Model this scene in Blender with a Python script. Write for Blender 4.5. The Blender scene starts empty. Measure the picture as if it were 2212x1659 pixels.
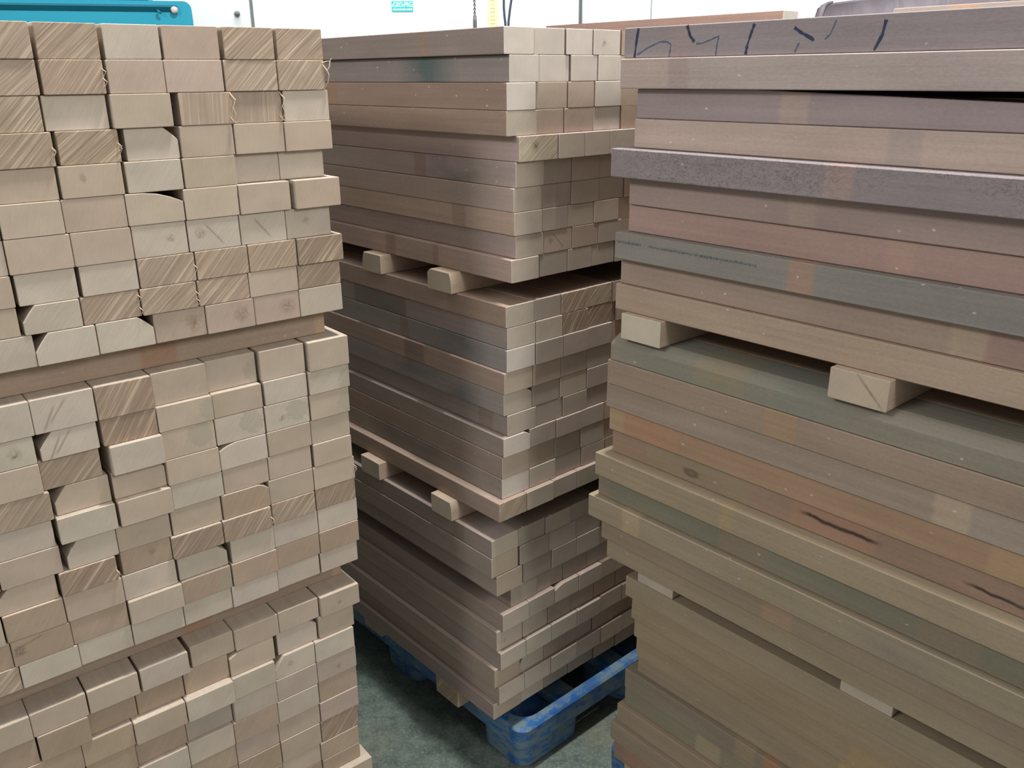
import bpy, bmesh, math, random
from mathutils import Vector, Matrix

random.seed(7)
SC = bpy.context.scene
COL = SC.collection

# ------------------------------------------------------------------ camera
EYE = 1.69
F_PX, PITCH, ROLL = 1861.285, 0.345112, -0.0091178
cam_data = bpy.data.cameras.new('camera')
cam_data.sensor_fit = 'HORIZONTAL'
cam_data.sensor_width = 36.0
cam_data.lens = 36.0 * F_PX / 2212.0
cam_data.clip_start = 0.02
cam = bpy.data.objects.new('camera', cam_data)
COL.objects.link(cam)
_f = Vector((0, math.cos(PITCH), -math.sin(PITCH)))
_r = Vector((1, 0, 0))
_u = _r.cross(_f)
_rr = _r * math.cos(ROLL) + _u * math.sin(ROLL)
_uu = -_r * math.sin(ROLL) + _u * math.cos(ROLL)
_m = Matrix((_rr, _uu, -_f)).transposed().to_4x4()
_m.translation = Vector((0, 0, EYE))
cam.matrix_world = _m
SC.camera = cam

# ------------------------------------------------------------------ view and light
SC.view_settings.view_transform = 'Standard'
SC.view_settings.look = 'None'
SC.view_settings.gamma = 1.0
SC.view_settings.use_curve_mapping = False
SC.view_settings.exposure = 0.0

world = bpy.data.worlds.new('hall_light')
SC.world = world
world.use_nodes = True
bg = world.node_tree.nodes['Background']
bg.inputs['Color'].default_value = (1.0, 0.985, 0.96, 1)
bg.inputs['Strength'].default_value = 0.46


def area(name, loc, target, sx, sy, power, color=(1, 1, 1), spread=180):
    d = bpy.data.lights.new(name, 'AREA')
    d.shape = 'RECTANGLE'
    d.size, d.size_y = sx, sy
    d.energy = power
    d.color = color
    d.spread = math.radians(spread)
    o = bpy.data.objects.new(name, d)
    COL.objects.link(o)
    o.location = loc
    v = Vector(target) - Vector(loc)
    o.rotation_euler = v.to_track_quat('-Z', 'Y').to_euler()
    return o


area('ceiling_lamp_over_aisle', (0.227, 1.60, 4.2), (0.227, 1.60, 0), 0.12, 0.30, 128, (1.0, 1.0, 0.99))
area('window_light_front', (2.3, -1.1, 3.2), (0.0, 1.9, 0.9), 0.9, 0.9, 60, (1.0, 0.99, 0.975))
area('added_fill_behind', (-2.5, -0.3, 3.3), (0.5, 1.2, 1.2), 1.2, 0.6, 54, (1.0, 1.0, 1.0))  # unseen fill added to brighten the long faces of the side-on pile
area('added_wall_fill', (-0.3, 4.7, 3.7), (-0.3, 6.0, 2.5), 4.5, 0.4, 90, (1.0, 1.0, 1.0), 110)  # unseen light added to turn the back wall bright white
area('added_wall_fill_side', (2.6, 4.7, 3.7), (2.2, 6.0, 2.5), 3.0, 0.4, 60, (1.0, 1.0, 1.0), 110)  # second added light, for the other part of the back wall


# ------------------------------------------------------------------ small helpers
def lin(c):
    return tuple((v / 12.92 if v <= 0.04045 else ((v + 0.055) / 1.055) ** 2.4) for v in (x / 255.0 for x in c))


def soften(c, avg, k):
    return tuple(a + (m - a) * k for a, m in zip(c, avg))


def tag(o, label, cat, group=None, kind=None):
    o['label'] = label
    o['category'] = cat
    if group:
        o['group'] = group
    if kind:
        o['kind'] = kind
    return o


def link_mesh(name, bm, mats, parent=None, smooth=False):
    me = bpy.data.meshes.new(name)
    bmesh.ops.recalc_face_normals(bm, faces=bm.faces[:])
    bm.to_mesh(me)
    bm.free()
    for m in (mats if isinstance(mats, (list, tuple)) else [mats]):
        me.materials.append(m)
    if smooth:
        for p in me.polygons:
            p.use_smooth = True
    o = bpy.data.objects.new(name, me)
    COL.objects.link(o)
    if parent is not None:
        o.parent = parent
    return o


def empty(name, loc, rz=0.0):
    o = bpy.data.objects.new(name, None)
    COL.objects.link(o)
    o.location = loc
    o.rotation_euler = (0, 0, rz)
    o.empty_display_size = 0.1
    return o


def bm_box(bm, x0, x1, y0, y1, z0, z1, mat=0, bevel=0.0):
    vs = [bm.verts.new((x, y, z)) for x in (x0, x1) for y in (y0, y1) for z in (z0, z1)]
    fs = []
    for idx in ((0, 1, 3, 2), (4, 6, 7, 5), (0, 4, 5, 1), (2, 3, 7, 6), (0, 2, 6, 4), (1, 5, 7, 3)):
        f = bm.faces.new([vs[i] for i in idx])
        f.material_index = mat
        fs.append(f)
    if bevel:
        es = list({e for f in fs for e in f.edges})
        bmesh.ops.bevel(bm, geom=es, offset=bevel, segments=2, affect='EDGES', profile=0.5)
    return fs


def bm_tube(bm, pts, r, n=8, taper=None, mat=0, cap=True):
    pts = [Vector(p) for p in pts]
    rings = []
    for i, p in enumerate(pts):
        a = pts[max(i - 1, 0)]
        b = pts[min(i + 1, len(pts) - 1)]
        t = (b - a).normalized()
        s = t.orthogonal().normalized()
        if rings:
            s = (prev - t * prev.dot(t)).normalized()
        prev = s
        w = t.cross(s)
        rad = r if taper is None else r + (taper - r) * i / (len(pts) - 1)
        rings.append([bm.verts.new(p + (s * math.cos(2 * math.pi * k / n) + w * math.sin(2 * math.pi * k / n)) * rad) for k in range(n)])
    for i in range(len(rings) - 1):
        for k in range(n):
            f = bm.faces.new((rings[i][k], rings[i][(k + 1) % n], rings[i + 1][(k + 1) % n], rings[i + 1][k]))
            f.material_index = mat
    if cap:
        for rg in (rings[0], rings[-1]):
            f = bm.faces.new(rg)
            f.material_index = mat


def bm_loft(bm, loops, mat=0, caps=True):
    rs = [[bm.verts.new(p) for p in lp] for lp in loops]
    n = len(rs[0])
    for i in range(len(rs) - 1):
        for k in range(n):
            f = bm.faces.new((rs[i][k], rs[i][(k + 1) % n], rs[i + 1][(k + 1) % n], rs[i + 1][k]))
            f.material_index = mat
    if caps:
        for rg in (rs[0], rs[-1]):
            f = bm.faces.new(rg)
            f.material_index = mat
    return rs


def rounded_rect(x0, x1, y0, y1, r, z, n=6):
    out = []
    for cx, cy, a0 in ((x1 - r, y1 - r, 0), (x0 + r, y1 - r, 90), (x0 + r, y0 + r, 180), (x1 - r, y0 + r, 270)):
        for k in range(n + 1):
            a = math.radians(a0 + 90.0 * k / n)
            out.append((cx + r * math.cos(a), cy + r * math.sin(a), z))
    return out


# ------------------------------------------------------------------ materials
class NT:
    """a short hand for building node trees"""
    def __init__(self, name):
        self.m = bpy.data.materials.new(name)
        self.m.use_nodes = True
        self.t = self.m.node_tree
        self.p = self.t.nodes['Principled BSDF']

    def new(self, typ, **kw):
        n = self.t.nodes.new(typ)
        for k, v in kw.items():
            setattr(n, k, v)
        return n

    def put(self, sock, v):
        if hasattr(v, 'links'):
            self.t.links.new(v, sock)
        elif isinstance(v, (tuple, list)) and len(v) == 3 and sock.type == 'RGBA':
            sock.default_value = (*v, 1)
        else:
            sock.default_value = v

    def math(self, op, a, b=0.0, c=0.0, clamp=False):
        n = self.new('ShaderNodeMath', operation=op, use_clamp=clamp)
        self.put(n.inputs[0], a)
        self.put(n.inputs[1], b)
        self.put(n.inputs[2], c)
        return n.outputs[0]

    def vmath(self, op, a, b=(0, 0, 0)):
        n = self.new('ShaderNodeVectorMath', operation=op)
        self.put(n.inputs[0], a)
        self.put(n.inputs[1], b)
        return n.outputs[0]

    def mix(self, f, a, b, typ='MIX'):
        n = self.new('ShaderNodeMix', data_type='RGBA', blend_type=typ)
        self.put(n.inputs[0], f)
        self.put(n.inputs[6], a)
        self.put(n.inputs[7], b)
        return n.outputs[2]

    def ramp(self, f, a, b, lo=0.0, hi=1.0):
        n = self.new('ShaderNodeMapRange', clamp=True)
        self.put(n.inputs[0], f)
        n.inputs[1].default_value, n.inputs[2].default_value = a, b
        n.inputs[3].default_value, n.inputs[4].default_value = lo, hi
        return n.outputs[0]

    def noise(self, vec, scale, detail=3.0, rough=0.55, dist=0.0):
        n = self.new('ShaderNodeTexNoise')
        if vec is not None:
            self.put(n.inputs['Vector'], vec)
        n.inputs['Scale'].default_value = scale
        n.inputs['Detail'].default_value = detail
        n.inputs['Roughness'].default_value = rough
        n.inputs['Distortion'].default_value = dist
        return n.outputs['Fac']

    def attr(self, name):
        return self.new('ShaderNodeAttribute', attribute_type='OBJECT', attribute_name=name)

    def sep(self, v):
        n = self.new('ShaderNodeSeparateXYZ')
        self.put(n.inputs[0], v)
        return n.outputs

    def comb(self, x, y, z):
        n = self.new('ShaderNodeCombineXYZ')
        self.put(n.inputs[0], x)
        self.put(n.inputs[1], y)
        self.put(n.inputs[2], z)
        return n.outputs[0]

    def coords(self):
        tc = self.new('ShaderNodeTexCoord').outputs['Object']
        rnd = self.new('ShaderNodeObjectInfo').outputs['Random']
        isl = self.new('ShaderNodeNewGeometry').outputs['Random Per Island']
        off = self.math('ADD', self.math('MULTIPLY', rnd, 37.0), self.math('MULTIPLY', isl, 53.0))
        return tc, off

    def band(self, x, lo, hi, soft):
        a = self.math('SUBTRACT', x, lo)
        b = self.math('SUBTRACT', hi, x)
        m = self.math('MINIMUM', a, b)
        return self.ramp(m, -soft, soft)

    def bump(self, h, strength, dist):
        b = self.new('ShaderNodeBump')
        b.inputs['Strength'].default_value = strength
        b.inputs['Distance'].default_value = dist
        self.put(b.inputs['Height'], h)
        self.t.links.new(b.outputs[0], self.p.inputs['Normal'])

    def done(self, color, rough=0.7, spec=0.3):
        self.put(self.p.inputs['Base Color'], color)
        self.put(self.p.inputs['Roughness'], rough)
        self.p.inputs['Specular IOR Level'].default_value = spec
        return self.m


def make_side_wood():
    """planed and dusty long faces; per-board colours and splices come from the board's own properties"""
    n = NT('planed_wood')
    tc, off = n.coords()
    x, y, z = n.sep(tc)
    base = n.attr('side').outputs['Color']
    fib = n.noise(n.comb(n.math('ADD', n.math('MULTIPLY', x, 2.5), off), n.math('MULTIPLY', y, 90.0), n.math('MULTIPLY', z, 90.0)), 1.0, 4.0, 0.6)
    blot = n.noise(n.comb(n.math('ADD', n.math('MULTIPLY', x, 5.0), off), n.math('MULTIPLY', y, 14.0), n.math('MULTIPLY', z, 14.0)), 1.0, 3.0, 0.5)
    fine = n.noise(n.comb(n.math('ADD', n.math('MULTIPLY', x, 160.0), off), n.math('MULTIPLY', y, 260.0), n.math('MULTIPLY', z, 260.0)), 1.0, 2.0, 0.6)
    # splices: pieces of another colour along the length
    col = base
    for k in 'abc':
        s = n.attr('splice_' + k).outputs['Vector']
        s0, s1, amt = n.sep(s)
        wob = n.math('MULTIPLY', n.math('SUBTRACT', fib, 0.5), 0.012)
        mask = n.math('MULTIPLY', n.band(n.math('ADD', x, wob), s0, s1, 0.004), amt)
        col = n.mix(mask, col, n.attr('splice_colour_' + k).outputs['Color'])
    # long soft stain
    s0, s1, amt = n.sep(n.attr('stain').outputs['Vector'])
    smask = n.math('MULTIPLY', n.band(x, s0, s1, 0.05), n.math('MULTIPLY', n.ramp(blot, 0.35, 0.6), amt))
    col = n.mix(smask, col, n.attr('stain_colour').outputs['Color'])
    tone = n.math('ADD', n.ramp(fib, 0.25, 0.75, 0.90, 1.08), n.ramp(blot, 0.3, 0.7, -0.07, 0.07))
    tone = n.math('ADD', tone, n.ramp(fine, 0.3, 0.7, -0.05, 0.05))
    isl = n.new('ShaderNodeNewGeometry').outputs['Random Per Island']
    tone = n.math('ADD', tone, n.math('MULTIPLY', n.math('SUBTRACT', isl, 0.5), 0.10))
    col = n.mix(1.0, col, n.comb(tone, tone, tone), 'MULTIPLY')
    # mottled torn surface
    mot = n.attr('mottle').outputs['Fac']
    worm = n.noise(n.comb(n.math('ADD', n.math('MULTIPLY', x, 75.0), off), n.math('MULTIPLY', y, 110.0), n.math('MULTIPLY', z, 110.0)), 1.0, 3.0, 0.65, 1.2)
    wm = n.math('MULTIPLY', n.ramp(n.math('ABSOLUTE', n.math('SUBTRACT', worm, 0.5)), 0.0, 0.035, 1.0, 0.0), n.math('MULTIPLY', mot, 0.6))
    wm = n.math('MULTIPLY', wm, n.ramp(blot, 0.4, 0.55))
    col = n.mix(wm, col, lin((62, 52, 48)))
    # dark cracks and knots
    for k in 'ab':
        c0, c1, cz = n.sep(n.attr('crack_' + k).outputs['Vector'])
        slope = n.attr('crack_slope_' + k).outputs['Fac']
        zz = n.math('ADD', cz, n.math('MULTIPLY', n.math('SUBTRACT', x, c0), slope))
        zz = n.math('ADD', zz, n.math('MULTIPLY', n.math('SUBTRACT', n.noise(n.comb(n.math('MULTIPLY', x, 22.0), off, 0.0), 1.0, 2.0), 0.5), 0.012))
        d = n.math('ABSOLUTE', n.math('SUBTRACT', z, zz))
        d = n.math('ADD', d, n.ramp(fib, 0.3, 0.7, -0.0012, 0.0012))
        mk = n.math('MULTIPLY', n.ramp(d, 0.0012, 0.0042, 1.0, 0.0), n.band(x, c0, c1, 0.012))
        col = n.mix(n.math('MULTIPLY', mk, 0.85), col, lin((40, 34, 36)))
    kx, kz, kr = n.sep(n.attr('side_knot').outputs['Vector'])
    dx = n.math('MULTIPLY', n.math('SUBTRACT', x, kx), 0.45)
    dz = n.math('SUBTRACT', z, kz)
    d = n.math('SQRT', n.math('ADD', n.math('MULTIPLY', dx, dx), n.math('MULTIPLY', dz, dz)))
    d = n.math('ADD', d, n.ramp(fib, 0.3, 0.7, -0.002, 0.002))
    d = n.math('DIVIDE', d, n.math('MAXIMUM', kr, 0.0001))
    ring = n.math('MULTIPLY', n.ramp(d, 0.6, 1.1, 1.0, 0.0), n.ramp(d, 0.0, 0.9, 0.45, 1.0))
    col = n.mix(n.math('MULTIPLY', ring, 0.7), col, lin((64, 52, 46)))
    # pale flecks of glue and torn fibre
    v = n.new('ShaderNodeTexVoronoi', feature='F1')
    n.put(v.inputs['Vector'], n.vmath('ADD', n.comb(n.math('ADD', n.math('MULTIPLY', x, 42.0), off), n.math('MULTIPLY', y, 60.0), n.math('MULTIPLY', z, 62.0)), n.comb(n.math('MULTIPLY', fine, 0.35), n.math('MULTIPLY', blot, 0.3), n.math('MULTIPLY', fib, 0.35))))
    v.inputs['Scale'].default_value = 1.0
    keep = n.ramp(n.sep(v.outputs['Color'])[0], 0.80, 0.82)
    fl = n.math('MULTIPLY', n.ramp(v.outputs['Distance'], 0.06, 0.14, 0.9, 0.0), keep)
    col = n.mix(n.math('MULTIPLY', fl, n.attr('flecks').outputs['Fac']), col, lin((214, 204, 194)))
    n.bump(n.math('ADD', fib, n.math('MULTIPLY', fine, 0.5)), 0.25, 0.002)
    return n.done(col, 0.72, 0.25)


def make_end_wood():
    """sawn ends: fine grain, or coarse diagonal saw marks; knots, streaks and grey stain by property"""
    n = NT('sawn_end_grain')
    tc, off = n.coords()
    x, y, z = n.sep(tc)
    base = n.attr('end').outputs['Color']
    g = n.sep(n.attr('grain').outputs['Vector'])      # direction (dy, dz), coarse amount
    along = n.math('ADD', n.math('MULTIPLY', y, g[0]), n.math('MULTIPLY', z, g[1]))
    across = n.math('SUBTRACT', n.math('MULTIPLY', y, g[1]), n.math('MULTIPLY', z, g[0]))
    cl = n.noise(n.comb(n.math('ADD', n.math('MULTIPLY', along, 5.0), off), n.math('MULTIPLY', across, 170.0), off), 1.0, 2.0, 0.6, 0.15)
    cl2 = n.noise(n.comb(n.math('ADD', n.math('MULTIPLY', along, 9.0), off), n.math('MULTIPLY', across, 480.0), off), 1.0, 2.0, 0.6)
    lines = n.math('ADD', n.math('MULTIPLY', cl, 0.7), n.math('MULTIPLY', cl2, 0.3))
    fib = n.noise(n.comb(n.math('ADD', n.math('MULTIPLY', along, 60.0), off), n.math('MULTIPLY', across, 900.0), off), 1.0, 2.0, 0.6)
    blot = n.noise(n.comb(n.math('ADD', n.math('MULTIPLY', y, 16.0), off), n.math('MULTIPLY', z, 22.0), off), 1.0, 2.0, 0.5)
    coarse = g[2]
    hi = n.math('MULTIPLY', n.ramp(lines, 0.53, 0.62), coarse)
    lo = n.math('MULTIPLY', n.ramp(lines, 0.47, 0.36), coarse)
    col = n.mix(n.math('MULTIPLY', hi, 0.48), base, lin((222, 202, 174)))
    col = n.mix(n.math('MULTIPLY', lo, 0.34), col, lin((132, 110, 90)))
    isl = n.new('ShaderNodeNewGeometry').outputs['Random Per Island']
    tone = n.math('ADD', n.ramp(fib, 0.3, 0.7, 0.955, 1.035), n.ramp(blot, 0.3, 0.7, -0.06, 0.06))
    tone = n.math('ADD', tone, n.math('MULTIPLY', n.math('SUBTRACT', isl, 0.5), 0.08))
    col = n.mix(1.0, col, n.comb(tone, tone, tone), 'MULTIPLY')

    def spot(name, colour, amount, soft, wobble):
        sy, sz, sr = n.sep(n.attr(name).outputs['Vector'])
        dy = n.math('SUBTRACT', y, sy)
        dz = n.math('SUBTRACT', z, sz)
        d = n.math('SQRT', n.math('ADD', n.math('MULTIPLY', dy, dy), n.math('MULTIPLY', dz, dz)))
        d = n.math('ADD', d, n.math('MULTIPLY', n.math('SUBTRACT', n.noise(n.comb(n.math('MULTIPLY', y, 130.0), n.math('MULTIPLY', z, 130.0), off), 1.0, 3.0), 0.5), wobble))
        d = n.math('DIVIDE', d, n.math('MAXIMUM', sr, 0.00001))
        return n.math('MULTIPLY', n.ramp(d, 1.0 - soft, 1.0, 1.0, 0.0), amount), colour

    f, c = spot('blot', lin((162, 156, 138)), 0.5, 0.16, 0.030)
    col = n.mix(f, col, c)
    speck = n.noise(n.comb(n.math('ADD', n.math('MULTIPLY', y, 330.0), off), n.math('MULTIPLY', z, 200.0), off), 1.0, 3.0, 0.7)
    f, c = spot('knot', lin((112, 80, 62)), 0.72, 0.75, 0.014)
    col = n.mix(n.math('MULTIPLY', f, n.ramp(speck, 0.30, 0.75)), col, c)
    f, c = spot('knot_core', lin((66, 60, 56)), 0.8, 0.7, 0.014)
    col = n.mix(n.math('MULTIPLY', f, n.ramp(speck, 0.30, 0.70)), col, c)
    for k in 'ab':
        s = n.attr('streak_' + k).outputs['Vector']   # y, z of the middle, direction angle
        sy, sz, sa = n.sep(s)
        ca, sn = n.math('COSINE', sa), n.math('SINE', sa)
        dy, dz = n.math('SUBTRACT', y, sy), n.math('SUBTRACT', z, sz)
        al = n.math('ADD', n.math('MULTIPLY', dy, ca), n.math('MULTIPLY', dz, sn))
        ac = n.math('ABSOLUTE', n.math('SUBTRACT', n.math('MULTIPLY', dz, ca), n.math('MULTIPLY', dy, sn)))
        ac = n.math('ADD', ac, n.ramp(fib, 0.3, 0.7, -0.0006, 0.0010))
        mk = n.math('MULTIPLY', n.ramp(ac, 0.0006, 0.0030, 1.0, 0.0), n.ramp(n.math('ABSOLUTE', al), 0.016, 0.026, 1.0, 0.0))
        on = n.ramp(n.math('ABSOLUTE', sa), 0.001, 0.002)
        col = n.mix(n.math('MULTIPLY', n.math('MULTIPLY', mk, on), 0.42), col, lin((112, 90, 74)))
    n.bump(n.math('ADD', n.math('MULTIPLY', lines, coarse), n.math('MULTIPLY', fib, 0.15)), 0.5, 0.003)
    return n.done(col, 0.82, 0.18)


SIDE = make_side_wood()
END = make_end_wood()


def plain(name, rgb, rough=0.5, var=0.06, scale=12.0, spec=0.4):
    n = NT(name)
    tc = n.new('ShaderNodeTexCoord').outputs['Object']
    f = n.noise(tc, scale, 3.0, 0.55)
    t = n.ramp(f, 0.3, 0.7, 1.0 - var, 1.0 + var)
    return n.done(n.mix(1.0, lin(rgb), n.comb(t, t, t), 'MULTIPLY'), rough, spec)


def make_floor():
    n = NT('speckled_concrete')
    tc = n.new('ShaderNodeTexCoord').outputs['Object']
    big = n.noise(tc, 3.0, 4.0, 0.6)
    mid = n.noise(tc, 26.0, 4.0, 0.65)
    fine = n.noise(tc, 120.0, 3.0, 0.7)
    v = n.new('ShaderNodeTexVoronoi', feature='F1')
    n.put(v.inputs['Vector'], tc)
    v.inputs['Scale'].default_value = 95.0
    c = n.mix(n.ramp(mid, 0.35, 0.65), lin((72, 84, 78)), lin((102, 112, 104)))
    c = n.mix(n.math('MULTIPLY', n.ramp(fine, 0.5, 0.68), 0.6), c, lin((132, 140, 130)))
    c = n.mix(n.math('MULTIPLY', n.ramp(v.outputs['Distance'], 0.12, 0.3, 1.0, 0.0), 0.35), c, lin((58, 70, 70)))
    c = n.mix(n.math('MULTIPLY', n.ramp(big, 0.52, 0.66), 0.35), c, lin((118, 114, 88)))
    n.bump(fine, 0.2, 0.002)
    return n.done(c, 0.6, 0.35)


def make_worn_blue():
    n = NT('worn_blue_plastic')
    tc = n.new('ShaderNodeTexCoord').outputs['Object']
    geo = n.new('ShaderNodeNewGeometry')
    big = n.noise(tc, 9.0, 4.0, 0.6)
    sc = n.noise(n.vmath('MULTIPLY', tc, (22.0, 22.0, 60.0)), 1.0, 6.0, 0.72)
    c = n.mix(n.ramp(big, 0.35, 0.65), lin((28, 80, 140)), lin((52, 106, 160)))
    c = n.mix(n.math('MULTIPLY', n.ramp(sc, 0.43, 0.52), n.ramp(big, 0.36, 0.50, 0.2, 0.95)), c, lin((104, 122, 128)))
    c = n.mix(n.math('MULTIPLY', n.ramp(sc, 0.34, 0.28), 0.8), c, lin((22, 44, 66)))
    n.bump(sc, 0.15, 0.002)
    return n.done(c, 0.45, 0.4)


FLOOR_M = make_floor()
BLUE_M = make_worn_blue()
WALL_M = plain('white_wall_paint', (240, 241, 240), 0.6, 0.015, 2.0, 0.2)
TEAL_M = plain('teal_enamel', (38, 158, 186), 0.4, 0.03, 5.0, 0.4)
TEAL_DARK_M = plain('dark_teal_enamel', (30, 120, 142), 0.45, 0.03, 5.0, 0.4)
WHITE_M = plain('white_enamel', (236, 238, 238), 0.4, 0.01, 4.0, 0.4)
GREY_M = plain('grey_seal', (112, 118, 120), 0.6, 0.03, 20.0)
KNOB_M = plain('off_white_plastic', (214, 206, 200), 0.4, 0.02, 30.0)
DARK_M = plain('dark_rubber', (42, 46, 54), 0.6, 0.04, 30.0)
YELLOW_M = plain('yellow_tape', (246, 238, 140), 0.6, 0.02, 20.0)
SIGN_M = plain('turquoise_sign_face', (14, 150, 148), 0.5, 0.02, 20.0)
SIGN_INK_M = plain('white_lettering', (244, 248, 248), 0.5, 0.01, 20.0)
CHAIN_M = plain('dull_steel', (72, 70, 70), 0.45, 0.05, 60.0)
PALE_BLUE_M = plain('pale_blue_paint', (206, 222, 236), 0.5, 0.02, 10.0)
EDGE_SHADE_M = plain('grey_green_edge_shade', (46, 58, 54), 0.6, 0.03, 20.0)
GREEN_WHITE_M = plain('pale_green_white_paint', (226, 236, 228), 0.5, 0.02, 10.0)
INK_M = plain('blue_black_marker', (44, 54, 78), 0.7, 0.1, 200.0)
FAINT_INK_M = plain('faded_marker', (84, 92, 112), 0.7, 0.1, 200.0)
STAMP_M = plain('faded_teal_print', (68, 88, 86), 0.7, 0.1, 200.0)
FIBRE_M = plain('torn_wood_fibre', (206, 182, 156), 0.8, 0.08, 200.0)


def make_wrap():
    n = NT('streaked_grey_sheet')
    tc = n.new('ShaderNodeTexCoord').outputs['Object']
    st = n.noise(n.vmath('MULTIPLY', tc, (9.0, 9.0, 2.0)), 1.0, 4.0, 0.6, 0.4)
    c = n.mix(n.ramp(st, 0.35, 0.65), lin((124, 116, 124)), lin((160, 152, 160)))
    c = n.mix(n.math('MULTIPLY', n.ramp(st, 0.62, 0.68), 0.5), c, lin((92, 86, 98)))
    return n.done(c, 0.6, 0.3)


WRAP_M = make_wrap()

# ------------------------------------------------------------------ setting
bm = bmesh.new()
bm_box(bm, -4.5, 4.5, -2.5, 6.3, -0.05, 0.0)
floor = link_mesh('floor', bm, FLOOR_M)
tag(floor, 'grey green speckled concrete floor between the timber piles', 'floor', kind='structure')

WALL_Y = 6.0
bm = bmesh.new()
bm_box(bm, -4.5, 4.5, WALL_Y, WALL_Y + 0.15, 0.0, 3.2)
wall = link_mesh('wall_back', bm, WALL_M)
tag(wall, 'bright white wall far behind the timber piles', 'wall', kind='structure')

bm = bmesh.new()
bm_loft(bm, [[(p[0], p[1], z) for p in rounded_rect(0.455, 2.2, WALL_Y - 0.16, WALL_Y + 0.05, 0.07, 0)] for z in (0.0, 3.2)])
pil = link_mesh('pillar', bm, GREEN_WHITE_M, smooth=False)
for p in pil.data.polygons:
    p.use_smooth = len(p.vertices) == 4 and abs(p.normal.z) < 0.5 and min(abs(p.normal.x), abs(p.normal.y)) > 0.02
tag(pil, 'pale green white wall pillar with a rounded edge behind the piles', 'pillar', kind='structure')
bm = bmesh.new()
bm_box(bm, 0.885, 0.893, WALL_Y - 0.166, WALL_Y - 0.158, 0.0, 3.2)
seam = link_mesh('trim_1', bm, GREY_M)
tag(seam, 'thin grey vertical seam on the pale wall pillar', 'trim', kind='structure')

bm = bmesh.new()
bm_box(bm, 0.449, 0.456, WALL_Y - 0.150, WALL_Y - 0.001, 0.0, 3.2)  # shading of the rounded pillar edge, built as a dark strip
edge = link_mesh('pillar_edge_shade', bm, EDGE_SHADE_M)
tag(edge, 'shade along the edge of the wall pillar, as a dark grey green strip', 'trim', kind='structure')

# ------------------------------------------------------------------ battens
L_C, L_END, L_DEPTH = (-0.31662, 1.60036), 0.681658, 0.681658 + math.pi / 2
M_C, M_DEPTH = (-0.020505, 1.742479), 2.300507
M_END = M_DEPTH - math.pi / 2
R_C, R_LONG = (0.207317, 1.592282), 2.287683 - math.pi       # long axis runs off beyond the frame
R_DEPTH = R_LONG + math.pi / 2


def cross_section(w, h, wane, c=0.0013):
    """outline of a sawn batten in (y, z), the batten standing on z = 0, y from -w/2 to w/2; corners slightly eased, some with wane"""
    a = w / 2
    pts = []
    wl, wr = wane.get('TL'), wane.get('TR')
    pts += [(-a + c, 0), (a - c, 0), (a, c)]
    # +y side top corner is the one towards the upper hand of +y (called TL: +y is away from the aisle edge)
    if wl:
        dy, dz, bulge = wl
        for k in range(5):
            t = k / 4.0
            yy = a - dy * t
            zz = h - dz * (1 - t)
            s = math.sin(math.pi * t) * bulge
            pts.append((yy + s * dz * 0.7, zz + s * dy * 0.35))
    else:
        pts += [(a, h - c), (a - c, h)]
    if wr:
        dy, dz, bulge = wr
        for k in range(5):
            t = k / 4.0
            yy = -a + dy * (1 - t)
            zz = h - dz * t
            s = math.sin(math.pi * t) * bulge
            pts.append((yy - s * dz * 0.7, zz + s * dy * 0.35))
    else:
        pts += [(-a + c, h), (-a, h - c)]
    pts += [(-a, c)]
    return [(min(max(p[0], -a), a), min(max(p[1], 0), h)) for p in pts]


FAR = (9.0, 9.0, 0.001)


def batten_mesh(name, length, w, h, wane=None, taper=None):
    bm = bmesh.new()
    sec = cross_section(w, h, wane or {})
    e = 0.0009
    shrink = lambda s: [(y * (1 - 2 * e / w), e + z * (1 - 2 * e / h)) for y, z in s]
    st = [(0.0, shrink(sec)), (e, sec)]
    if taper:
        x0, dz = taper
        st.append((x0, sec))
        st.append((length - 2 * e, [(y, z if z < h * 0.5 else z - dz) for y, z in sec]))
        st.append((length, [(y * 0.999, z if z < h * 0.5 else z - dz) for y, z in sec]))
    else:
        st += [(length - e, sec), (length, shrink(sec))]
    bm_loft(bm, [[(x, y, z) for y, z in s] for x, s in st])
    for f in bm.faces:
        cx = f.calc_center_median().x
        if len(f.verts) > 4 or cx < e or cx > length - e:
            f.material_index = 1
    me = bpy.data.meshes.new(name)
    bmesh.ops.recalc_face_normals(bm, faces=bm.faces[:])
    bm.to_mesh(me)
    bm.free()
    me.materials.append(SIDE)
    me.materials.append(END)
    return me


def batten(name, origin, yaw, length, w, h, side=(150, 126, 106), end=(190, 170, 146), grain=(0.5, 0.85, 0.0), wane=None, taper=None, props=None):
    o = bpy.data.objects.new(name, batten_mesh(name, length, w, h, wane, taper))
    COL.objects.link(o)
    o.location = origin
    o.rotation_euler = (0, 0, yaw)
    side = (side[0] - 1, side[1] + 2, side[2] + 7)
    q = dict(side=lin(side), end=lin(end), grain=tuple(float(v) for v in grain),
             splice_a=(9.0, 9.1, 0.0), splice_b=(9.0, 9.1, 0.0), splice_c=(9.0, 9.1, 0.0), stain=(9.0, 9.1, 0.0),
             crack_a=(9.0, 9.1, 9.0), crack_b=(9.0, 9.1, 9.0), side_knot=FAR, blot=FAR, knot=FAR, knot_core=FAR,
             streak_a=(9.0, 9.0, 0.0), streak_b=(9.0, 9.0, 0.0), flecks=0.55)
    q.update(props or {})
    for k, v in q.items():
        o[k] = v
    return o


def place(c, e_yaw, d_yaw, u, v, z):
    """a point of a pile: u along its end face, v into its depth"""
    return (c[0] + u * math.cos(e_yaw) + v * math.cos(d_yaw), c[1] + u * math.sin(e_yaw) + v * math.sin(d_yaw), z)


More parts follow.
